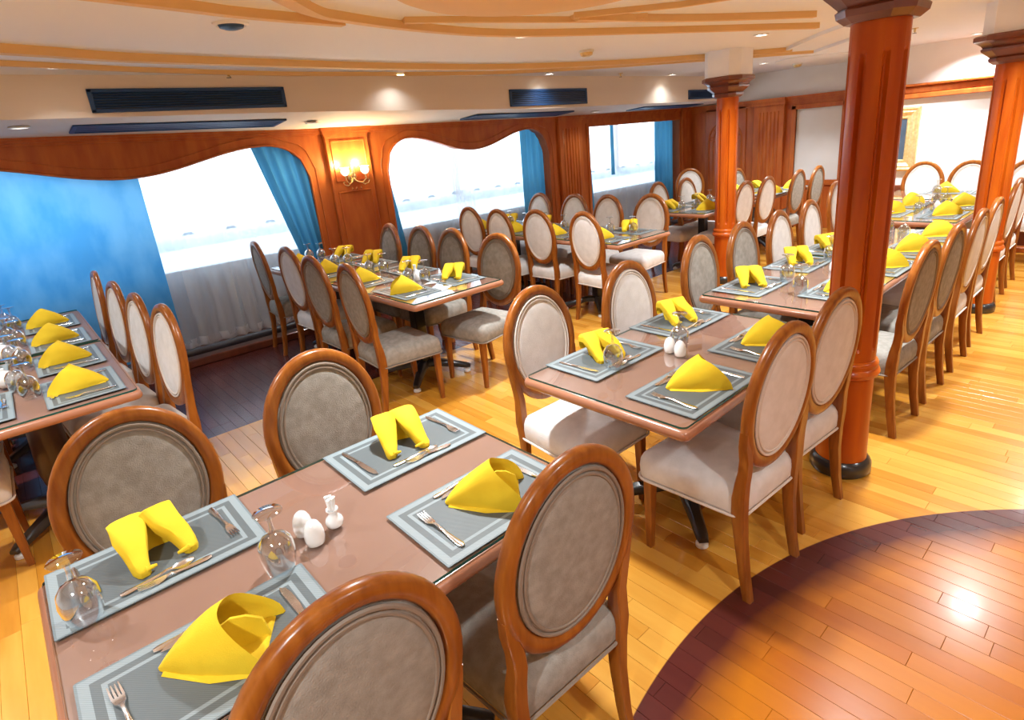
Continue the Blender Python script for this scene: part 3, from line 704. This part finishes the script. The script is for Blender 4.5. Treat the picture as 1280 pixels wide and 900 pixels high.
# ------------------------------------------------------------------ tableware meshes
ME = {}
mb = MB(); mb.loft([rrect(-.234, .234, -.15, .15, .004, 2, 0), rrect(-.234, .234, -.15, .15, .004, 2, .0022)]); ME['placemat'] = mb.mesh('placemat', 'placemat', smooth=False)
def cutlery(kind, L):
    """lies along +y, handle at -y, on z = 0"""
    mb = MB(); rings = []
    def prof(pts, th):
        rings = []
        for y, w, z in pts:
            rings.append([(-w, y, z), (-w * .6, y, z + th), (w * .6, y, z + th), (w, y, z), (w * .6, y, z - th * .3), (-w * .6, y, z - th * .3)])
        mb.loft(rings)
    h = -L / 2
    if kind == 'knife':
        prof([(h, .004, .003), (h + .012, .0075, .003), (h + .05, .0068, .003), (h + .09, .0055, .004), (h + .10, .006, .004)], .003)
        b = [(.0062, h + .098), (.010, h + .13), (.0105, L / 2 - .035), (.007, L / 2 - .012), (-.004, L / 2), (-.0075, L / 2 - .02), (-.0075, h + .098)]
        mb.loft([[(x, y, .0028) for x, y in b], [(x, y, .0042) for x, y in b]])
    else:
        neck = .062 if kind == 'fork' else .05
        prof([(h, .005, .004), (h + .012, .0095, .004), (h + .045, .0075, .0035), (h + .085, .0042, .006), (L / 2 - neck - .012, .0038, .009), (L / 2 - neck, .0055, .007)], .0026)
        if kind == 'fork':
            y0 = L / 2 - neck
            mb.loft([[(-w, y, z), (-w * .9, y, z + .002), (w * .9, y, z + .002), (w, y, z), (w * .5, y, z - .0012), (-w * .5, y, z - .0012)] for y, w, z in ((y0 - .002, .005, .007), (y0 + .008, .010, .0045), (y0 + .02, .012, .003), (y0 + .026, .012, .0032))])
            for k in range(4):
                c = -.0096 + .0064 * k
                mb.loft([[(c - w, y, z), (c + w, y, z), (c + w, y, z + .0016), (c - w, y, z + .0016)] for y, w, z in ((y0 + .024, .0023, .0032), (y0 + .045, .0018, .0038), (L / 2, .0009, .0075))])
        else:
            rings = []; y0 = L / 2 - neck
            for i in range(9):
                t = i / 8; y = y0 + neck * t; w = .0165 * math.sin(PI * (.06 + .9 * t)) ** .6; dz = .0045 - .004 * math.sin(PI * t)
                rings.append([(-w, y, dz + .003), (-w * .6, y, dz + .0005), (0, y, dz - .0006), (w * .6, y, dz + .0005), (w, y, dz + .003), (w * .6, y, dz - .0004), (0, y, dz - .0016), (-w * .6, y, dz - .0004)])
            mb.loft(rings)
    return mb.mesh(kind, 'steel', angle=50)
ME['fork'] = cutlery('fork', .195); ME['knife'] = cutlery('knife', .215); ME['dessert_fork'] = cutlery('fork', .165); ME['dessert_spoon'] = cutlery('spoon', .165)
# wine glass standing upside down, thin walled
mb = MB()
gp = [(.034, .0), (.041, .03), (.043, .055), (.039, .08), (.026, .098), (.010, .107), (.006, .115), (.005, .135), (.0065, .15), (.012, .156), (.033, .161), (.0345, .163), (.033, .165), (.008, .1665), (.001, .167)]
mb.lathe(gp, 28, caps=False); gi = [(.0325, .0), (.0395, .03), (.0415, .055), (.0375, .079), (.0245, .0965), (.001, .104)]
mb.lathe(gi, 28, caps=False); ME['wine_glass'] = mb.mesh('wine_glass', 'wine_glass', angle=60)
mb = MB(); mb.lathe([(.018, 0), (.0235, .004), (.026, .02), (.0255, .035), (.022, .05), (.0155, .063), (.008, .069), (.001, .071)], 24); ME['shaker'] = mb.mesh('shaker', 'porcelain', angle=60)

def napkin_wings(seed):
    """folded pyramid seen from its open side: two rolled lobes that come down to two feet (+y is the open side)"""
    rnd = random.Random(seed); mb = MB(); n = 18
    for s in (-1, 1):
        path = [(.026, -.075, .030, .036, .012), (.030, -.080, .066, .041, .010), (.033, -.070, .090, .042, .009), (.036, -.045, .092, .041, .013), (.041, -.010, .072, .037, .019), (.049, .028, .046, .027, .020), (.054, .058, .026, .021, .017), (.056, .078, .014, .017, .013), (.056, .086, .011, .010, .008)]
        path = [(x * (1 + .08 * rnd.uniform(-1, 1)), y, z * (1 + .06 * rnd.uniform(-1, 1)), w, h) for x, y, z, w, h in path]
        rings = []
        for i, (x, y, z, w, h) in enumerate(path):
            a = path[max(0, i - 1)]; b = path[min(len(path) - 1, i + 1)]
            t = Vector((0, b[1] - a[1], b[2] - a[2])).normalized()
            nrm = Vector((1, 0, 0)).cross(t)
            row = []
            for j in range(n):
                q = 2 * PI * j / n; c, d = math.cos(q), math.sin(q)
                k = 1 + .07 * math.sin(2 * q + i * .9 + seed + s) + .05 * math.sin(5 * q + i * .5 + 2 * seed)
                d = d if d > 0 else d * .45
                p = Vector((s * x, y, z)) + Vector((1, 0, 0)) * w * k * abs(c) ** .55 * (1 if c > 0 else -1) + nrm * h * k * d
                if d < 0 and i > 0: p.z = p.z - .022; p.x = s * x + (p.x - s * x) * .9
                row.append((p.x, p.y, max(p.z, .001)))
            rings.append(row)
        mb.loft(rings)
        # turned-back cuff of the lobe
        mb.tube([(s * .026, .074, .012), (s * .05, .084, .020), (s * .072, .070, .010)], [.004, .008, .004], 8)
    # back panel of the pyramid, standing on the mat
    mb.loft([[(-.045, -.035, .001), (0, -.055, .001), (.045, -.035, .001), (.04, -.02, .001), (0, -.03, .001), (-.04, -.02, .001)], [(-.05, -.055, .05), (0, -.07, .05), (.05, -.055, .05), (.046, -.04, .05), (0, -.05, .05), (-.046, -.04, .05)], [(-.06, -.066, .084), (0, -.074, .080), (.06, -.066, .084), (.056, -.05, .084), (0, -.055, .080), (-.056, -.05, .084)]])
    return mb.mesh('napkin', 'napkin', angle=42)
def napkin_cone(seed, L=.235, wid=.085, hgt=.118, slant=.40):
    """folded pyramid seen from its closed side: tip on the mat at -x, rolled mouth open at +x"""
    rnd = random.Random(seed); n = 22
    ph = rnd.uniform(0, 6)
    def ring(t, k=1.0):
        row = []
        f = t ** .80
        for j in range(n + 1):
            q = PI * j / n
            wob = 1 + .03 * math.sin(5 * q + 5 * t + ph)
            x = -L / 2 + t * L * (1 - slant * math.sin(q) ** 1.3)
            y = wid * f * k * math.cos(q) * wob
            z = hgt * f * k * (math.sin(q) ** .75) * wob
            row.append((x, y + .02 * math.sin(PI * t) * (1 if j < n / 2 else -.3), max(z, .0015)))
        return row
    ts = [.03, .12, .25, .4, .55, .7, .82, .92, 1.0]
    outer = [ring(t) for t in ts]; inner = [ring(t, .90) for t in reversed(ts)]
    inner[0] = [(x - .004, y, z) for x, y, z in ring(1.0, .93)]
    mb = MB(); mb.loft(outer + inner, closed=False, caps=False)
    # inner fold standing inside the mouth
    f1 = [[(-L * .1 + L * .52 * t, wid * (-.55 + .9 * t) * .8, .002), (-L * .05 + L * .44 * t, wid * (-.4 + .7 * t) * .7, hgt * (.45 + .28 * math.sin(PI * t)))] for t in (0, .25, .5, .75, 1)]
    mb.loft([[a, b, (b[0], b[1] + .006, b[2]), (a[0], a[1] + .006, a[2])] for a, b in f1])
    # second layer of cloth below
    mb.loft([[(-L * .44, -.02, .001), (-L * .44, .02, .001), (-L * .42, .02, .006), (-L * .42, -.02, .006)], [(0, -wid * .80, .001), (0, wid * .80, .001), (0, wid * .75, .008), (0, -wid * .75, .008)], [(L * .42, -wid * .95, .001), (L * .42, wid * .9, .001), (L * .40, wid * .85, .008), (L * .40, -wid * .88, .008)]])
    return mb.mesh('napkin', 'napkin', angle=60)
WINGS = [napkin_wings(i) for i in (1, 2, 3)]; CONES = [napkin_cone(i) for i in (4, 5, 6)]

def put(name, me, x, y, z, rz, label, cat, group):
    o = bpy.data.objects.new(name, me); COL.objects.link(o); o.location = (x, y, z); o.rotation_euler = (0, 0, R(rz)); tag(o, label, cat, group); return o
ZM = TZ + .0023
rnd = random.Random(11)
def setting(tn, place, x, y, ang, style, nrot=0, full=True, glass=None, mat_lab=True):
    """a cover: ang = direction the diner faces; x,y = centre of the place mat"""
    a = R(ang); f = Vector((math.cos(a), math.sin(a))); r = Vector((math.sin(a), -math.cos(a)))   # forward, diner's right
    def at(u, v): return x + r.x * u + f.x * v, y + r.y * u + f.y * v
    wh = 'at the %s of the %s' % (place, TN[tn])
    put('placemat', ME['placemat'], x, y, TZ, ang - 90, 'grey bordered placemat ' + wh, 'placemat', 'woven placemats')
    if style == 'wings':
        q = at(rnd.uniform(-.01, .01), -.02); put('napkin', rnd.choice(WINGS), *q, ZM, ang - 90 + nrot, 'two-lobed yellow napkin ' + wh, 'napkin', 'yellow napkins')
    else:
        q = at(.0, .0); put('napkin', rnd.choice(CONES), *q, ZM, ang - 90 + nrot, 'yellow cone-folded napkin ' + wh, 'napkin', 'yellow napkins')
    j = lambda s: rnd.uniform(-s, s)
    q = at(-.165, -.02); put('fork', ME['fork'], *q, ZM, ang - 90 + j(6), 'steel dinner fork ' + wh, 'fork', 'dinner forks')
    q = at(.168, -.01); put('knife', ME['knife'], *q, ZM, ang - 90 + j(6), 'steel dinner knife ' + wh, 'knife', 'dinner knives')
    if full:
        q = at(-.015, .118); put('dessert_fork', ME['dessert_fork'], *q, ZM, ang - 90 - 90 + j(5), 'small steel dessert fork ' + wh, 'fork', 'dessert forks')
        q = at(.02, .098); put('dessert_spoon' if style != 'cone' else 'dessert_knife', ME['dessert_spoon'] if style != 'cone' else ME['knife'], *q, ZM, ang - 90 + 90 + j(5), ('small steel dessert spoon ' if style != 'cone' else 'small steel dessert knife ') + wh, 'spoon' if style != 'cone' else 'knife', 'dessert spoons')
    if glass:
        put('wine_glass', ME['wine_glass'], glass[0], glass[1], TZ + (.0022 if glass[2:] else 0), j(90), 'upturned stemmed wine glass ' + wh, 'glass', 'upturned wine glasses')
setting('A', 'near window-side place', .083, 1.638, -90, 'wings', 8, glass=(-.088, 1.52))
setting('A', 'far window-side place', .829, 1.626, -90, 'wings', -12)
setting('A', 'far aisle-side place', .81, 1.168, 90, 'cone', -38)
setting('A', 'near aisle-side place', .10, 1.165, 90, 'cone', -30, glass=(.293, 1.336))
setting('B', 'near window-side place', 1.854, 1.600, -90, 'wings', -14, glass=(1.775, 1.49, 1))
setting('B', 'far window-side place', 2.46, 1.609, -90, 'wings', -20, glass=(2.13, 1.395))
setting('B', 'near aisle-side place', 1.812, 1.124, 90, 'cone', -34)
setting('B', 'far aisle-side place', 2.40, 1.13, 90, 'cone', -34)
for i, x in enumerate((3.28, 3.93, 4.47, 5.07)):
    setting('C', ORD[i] + ' window-side place', x, 1.63, -90, 'wings', [-45, -50, -30, -40][i], glass=(x + .16, 1.50, 1))
    setting('C', ORD[i] + ' aisle-side place', x + .12, 1.17, 90, 'cone', -34, glass=(x - .05, 1.33))
for i, y in enumerate((3.43, 4.03, 4.62, 5.22)):
    setting('D', ORD[i] + ' right-hand place', .10, y, 180, 'cone', 70, glass=(-.09, y + .05))
    setting('D', ORD[i] + ' left-hand place', -.31, y + .02, 0, 'cone', -30, glass=(-.13, y + .22))
for i, y in enumerate((3.58, 4.2, 4.85, 5.43)):
    setting('E', ORD[i] + ' left-hand place', 2.03, y, 0, 'cone', 240, glass=(2.27, y + .12))
    setting('E', ORD[i] + ' right-hand place', 2.44, y + .02, 180, 'wings', 38, glass=(2.19, y + .22))
for i, y in enumerate((3.58, 4.2, 4.8, 5.38)):
    setting('F', ORD[i] + ' left-hand place', 4.19, y, 0, 'cone', 240, full=False, glass=(4.42, y + .1))
    setting('F', ORD[i] + ' right-hand place', 4.61, y + .02, 180, 'wings', 35, full=False, glass=(4.5, y - .12))
for i, x in enumerate((6.1, 6.72)):
    setting('G', ORD[i] + ' window-side place', x, 4.08, -90, 'wings', 0, full=False, glass=(x - .1, 3.9))
    setting('G', ORD[i] + ' aisle-side place', x, 3.65, 90, 'cone', -30, full=False, glass=(x + .1, 3.82))
for i, x in enumerate((7.62, 8.2)):
    setting('I', ORD[i] + ' window-side place', x, 4.04, -90, 'wings', 0, full=False)
    setting('I', ORD[i] + ' aisle-side place', x, 3.6, 90, 'cone', -30, full=False)
for i, x in enumerate((6.22, 6.8)):
    setting('H', ORD[i] + ' window-side place', x, 1.78, -90, 'cone', 170, full=False, glass=(x + .02, 1.56))
    setting('H', ORD[i] + ' aisle-side place', x, 1.36, 90, 'cone', -30, full=False, glass=(x + .1, 1.5))
for i, y in enumerate((1.22, 1.70)):
    setting('J', ORD[i] + ' wall-side place', 7.82, y, 180, 'cone', 0, full=False, glass=(7.6, y + .05))
# cruets
def cruet(tn, x1, y1, x2, y2, holder=None):
    t = TN[tn]
    put('salt_shaker', ME['shaker'], x1, y1, TZ, 0, 'white egg-shaped salt shaker, farther of the pair on the ' + t, 'salt shaker', 'egg-shaped shakers')
    put('pepper_shaker', ME['shaker'], x2, y2, TZ, 0, 'white egg-shaped pepper shaker, nearer of the pair on the ' + t, 'pepper shaker', 'egg-shaped shakers')
    if holder:
        h = MB().lathe([(.014, 0), (.022, .006), (.0245, .018), (.021, .028), (.013, .036), (.010, .042), (.0135, .048), (.017, .052), (.0165, .055), (.011, .053), (.008, .045)], 22).build('toothpick_holder', 'porcelain', loc=(*holder, TZ), angle=60)
        tag(h, 'white porcelain toothpick holder beside the shakers on the ' + t, 'toothpick holder')
        for k in range(5):
            t2 = 1.25 * k; dx, dy = .006 * math.cos(t2), .006 * math.sin(t2)
            MB().tube([(dx * .5, dy * .5, .045), (dx * 1.5, dy * 1.5, .088 + .003 * (k % 3))], .0058, 6).build('wrapped_toothpick', 'paper', h)
cruet('A', .389, 1.425, .394, 1.362, (.462, 1.392))
cruet('B', 2.062, 1.402, 2.049, 1.34)
cruet('C', 3.80, 1.37, 3.84, 1.31)
cruet('E', 2.30, 3.86, 2.26, 3.80, (2.34, 3.95))
cruet('F', 4.46, 3.95, 4.40, 3.90)
cruet('H', 6.60, 1.50, 6.62, 1.42)
# white sugar bowl and creamers on the left table
def bowl(x, y, lab):
    b = MB().lathe([(.02, 0), (.03, .004), (.045, .02), (.048, .04), (.04, .06), (.036, .066), (.03, .06), (.04, .04), (.03, .01), (.001, .008)], 24).build('sugar_bowl', 'porcelain', loc=(x, y, TZ), angle=60); tag(b, lab, 'bowl')
    MB().lathe([(.036, .066), (.03, .076), (.012, .084), (.006, .088), (.009, .096), (.001, .10)], 20).build('lid', 'porcelain', b, angle=60)
bowl(-.17, 3.78, 'white porcelain sugar bowl near the camera on the left table')
bowl(-.16, 4.42, 'white porcelain sugar bowl farther along the left table')
for x, y, w in ((-.11, 3.72, 'near'), (-.10, 4.36, 'farther')):
    put('salt_shaker', ME['shaker'], x, y, TZ, 0, 'white shaker beside the %s sugar bowl on the left table' % w, 'salt shaker', 'egg-shaped shakers')
# folded white paper napkins on the sconce table
for k, (x, y, rz) in enumerate(((2.22, 3.40, 20), (2.30, 3.62, -35))):
    o = MB().loft([[(-.08, -.05, 0), (.09, -.03, 0), (.0, .07, 0)], [(-.08, -.05, .002), (.09, -.03, .002), (.0, .07, .002)]]).build('paper_triangle', 'paper', smooth=False)
    o.location = (x, y, TZ + .0001); o.rotation_euler = (0, 0, R(rz)); tag(o, 'white paper triangle lying on the table below the sconce, %s one' % ('near' if k == 0 else 'inner'), 'paper')

# ------------------------------------------------------------------ wall sconce
sc = empty('wall_sconce', (2.95, YW - .05, 1.50)); tag(sc, 'brass two-arm wall sconce with white glass shades on the orange pilaster', 'wall lamp')
MB().lathe([(.001, 0), (.045, .002), (.05, .012), (.03, .02), (.001, .026)], 20).build('back_plate', 'brass', sc).rotation_euler = (R(90), 0, 0)
for s in (-1, 1):
    arm = MB().tube([(0, -.02, 0), (s * .03, -.06, -.05), (s * .075, -.09, -.065), (s * .115, -.10, -.03), (s * .115, -.10, .02)], [.008, .009, .008, .008, .011], 8).build('arm', 'brass', sc)
    MB().tube([(s * .07, -.085, -.065), (s * .10, -.09, -.085), (s * .14, -.1, -.07), (s * .15, -.1, -.045), (s * .135, -.1, -.035)], [.006, .006, .005, .005, .003], 6).build('scroll', 'brass', arm)
    MB().lathe([(.014, .0), (.03, .012), (.044, .035), (.045, .055), (.036, .068), (.046, .08), (.052, .085), (.049, .085), (.034, .068), (.042, .05), (.02, .015)], 22, (s * .115, -.10, .02)).build('shade', 'shade', sc, angle=60)
    ld = bpy.data.lights.new('sconce_bulb', 'POINT'); ld.energy = 9; ld.color = (1, .84, .52); ld.shadow_soft_size = .03
    lo = bpy.data.objects.new('sconce_bulb', ld); COL.objects.link(lo); lo.parent = sc; lo.location = (s * .115, -.10, .14)
MB().tube([(0, -.03, .0), (0, -.05, .06), (0, -.045, .12), (0, -.04, .17)], [.012, .016, .009, .003], 10).build('finial', 'brass', sc)
for s in (-1, 0, 1):
    MB().lathe([(.001, -.06), (.008, -.05), (.001, -.03)], 8, (s * .05, -.08, -.07)).build('drop', 'brass', sc)

# ------------------------------------------------------------------ ceiling lamps and fittings
def downlight(x, y, z, k, on=True):
    d = empty('downlight', (x, y, z)); tag(d, k, 'ceiling light', 'recessed downlights')
    MB().lathe([(.062, 0), (.062, -.006), (.05, -.010), (.042, -.004), (.042, .0)], 28).build('trim_ring', 'white_plastic', d)
    MB().lathe([(.043, -.001), (.043, -.004), (.001, -.0045)], 24).build('lens', 'lamp' if on else 'white_plastic', d)
    if on:
        ld = bpy.data.lights.new('downlight_bulb', 'AREA'); ld.shape = 'DISK'; ld.size = .12; ld.energy = LAMP_W * (.55 if (y < 0 and x > 0) else .07 if y > 4.5 else .5 if x > 8 else 1.1); ld.color = (.90, .96, 1.0); ld.spread = R(125)
        lo = bpy.data.objects.new('downlight_bulb', ld); COL.objects.link(lo); lo.parent = d; lo.location = (0, 0, -.02)
vis = [(.529, 4.77, 'on the left above the near bulkhead grille'), (3.06, 4.96, 'in front of the bulkhead between the two nearest grilles'), (2.965, 3.17, 'inside the ceiling oval near the smoke detector'),
       (5.0, 4.95, 'near the second bulkhead grille'), (7.4, 4.95, 'left of the slim pillar'), (7.9, 3.9, 'right of the slim pillar below the chevron'), (8.9, 4.6, 'beside the pale oval recess'), (7.9, 2.3, 'right of the nearest pillar'), (8.4, 1.75, 'left of the second right pillar')]
for x, y, w in vis: downlight(x, y, CZ, 'round recessed ceiling downlight ' + w)
for i, (x, y) in enumerate([(-1.2, 4.4), (-.6, 2.6), (1.2, 1.9), (3.2, .9), (5.2, 2.6), (5.2, .6), (7.2, .5), (-.9, .2), (1.0, -.6), (3.4, -1.4), (5.6, -1.4), (.8, -2.6), (7.6, -1.4)]):  # unseen lamps, added only to light the room
    downlight(x, y, CZ, 'added ceiling downlight out of view, lighting the dining floor')
for x, y, z, w in ((2.45, 5.6, 2.045, 'beside the sconce pilaster'), (.3, 5.45, 2.105, 'at the left end'), (6.5, 5.6, 2.005, 'above the fluted pilaster')):
    downlight(x, y, z, 'small soffit downlight in the bulkhead underside ' + w)
def grille(x0, x1, lab, n=6):
    za, zb = interp(fx, (x0 + x1) / 2) + .035, 2.31
    if x0 > 3: zb = 2.26
    if x0 > 7: zb = 2.21
    g = empty('air_grille', ((x0 + x1) / 2, YF, (za + zb) / 2)); tag(g, lab, 'air vent', 'bulkhead air grilles')
    w, h = (x1 - x0) / 2, (zb - za) / 2
    mb = MB()
    for a in ((-w, w, -h, -h + .025), (-w, w, h - .025, h), (-w, -w + .03, -h, h), (w - .03, w, -h, h)): mb.bbox(a[0], a[1], -.018, .002, a[2], a[3], .004)
    mb.build('frame', 'vent', g)
    MB().box(-w + .02, w - .02, -.003, .0, -h + .02, h - .02).build('backing', 'black', g)
    for k in range(n):
        z = -h + .025 + (2 * h - .05) * (k + .5) / n
        MB().add([(-w + .03, -.014, z - .004), (w - .03, -.014, z - .004), (w - .03, -.002, z + .008), (-w + .03, -.002, z + .008), (-w + .03, -.016, z - .001), (w - .03, -.016, z - .001), (w - .03, -.004, z + .011), (-w + .03, -.004, z + .011)],
                 [(0, 1, 2, 3), (4, 7, 6, 5), (0, 4, 5, 1), (2, 6, 7, 3), (0, 3, 7, 4), (1, 5, 6, 2)]).build('slat', 'vent', g, smooth=False)
grille(.70, 2.06, 'long navy air grille on the bulkhead above the left window'); grille(4.55, 5.83, 'navy air grille on the bulkhead above the middle window'); grille(8.1, 9.3, 'navy air grille half behind the slim pillar')
def soffit_vent(x0, x1, lab):
    z = (interp(fx, (x0 + x1) / 2) + interp(wz, (x0 + x1) / 2)) / 2
    sl = math.atan2(interp(wz, (x0 + x1) / 2) - interp(fx, (x0 + x1) / 2), YW - YF)
    tl = math.atan2(interp(fx, x1) + interp(wz, x1) - interp(fx, x0) - interp(wz, x0), 2 * (x1 - x0))
    g = empty('soffit_grille', ((x0 + x1) / 2, (YF + YW) / 2, z)); g.rotation_euler = (sl, -tl, 0); tag(g, lab, 'air vent', 'soffit air grilles')
    w = (x1 - x0) / 2
    mb = MB()
    for a in ((-w, w, -.17, -.14), (-w, w, .14, .17), (-w, -w + .03, -.17, .17), (w - .03, w, -.17, .17)): mb.bbox(a[0], a[1], a[2], a[3], -.014, .002, .003)
    mb.build('frame', 'vent', g)
    for k in range(5): MB().box(-w + .02, w - .02, -.13 + .056 * k, -.09 + .056 * k, -.008, .0).build('slat', 'vent', g)
soffit_vent(.60, 2.15, 'dark blue slot vent in the soffit above the left window'); soffit_vent(4.3, 5.9, 'dark blue slot vent in the soffit above the middle window'); soffit_vent(7.4, 9.0, 'dark blue slot vent in the soffit above the farthest window')
sp = empty('ceiling_speaker', (1.123, 3.30, CZ)); tag(sp, 'small round black ceiling speaker in a pale ring', 'speaker')
MB().lathe([(.085, 0), (.085, -.008), (.07, -.014), (.062, -.008)], 28).build('ring', 'plaster', sp); MB().lathe([(.063, -.004), (.055, -.022), (.03, -.03), (.001, -.03)], 24).build('cone', 'vent', sp)
for x, y, lab in ((4.09, 3.59, 'beige smoke detector in the middle of the ceiling'), (8.55, 3.75, 'beige smoke detector by the pale oval recess')):
    d = empty('smoke_detector', (x, y, CZ - (.016 if x > 8 else 0))); tag(d, lab, 'smoke detector')
    MB().lathe([(.065, 0), (.065, -.012), (.06, -.018)], 24).build('base', 'white_plastic', d); MB().lathe([(.055, -.018), (.05, -.04), (.03, -.05), (.001, -.05)], 24).build('sensor_head', 'gold', d)
for x, y, lab in ((1.588, 4.95, 'small sprinkler above the left bulkhead grille'), (6.2, 4.9, 'small sprinkler near the middle bulkhead grille'), (6.78, 1.9, 'sprinkler head right of the nearest pillar')):
    d = empty('sprinkler', (x, y, CZ)); tag(d, lab, 'sprinkler', 'ceiling sprinklers')
    MB().lathe([(.03, 0), (.03, -.004), (.01, -.008), (.008, -.035)], 16).build('body', 'brass', d); MB().lathe([(.018, -.042), (.018, -.045), (.001, -.046)], 12).build('deflector', 'black', d)
    MB().tube([(.008, 0, -.03), (.012, 0, -.037), (.004, 0, -.044)], .0025, 5).build('yoke', 'black', d)
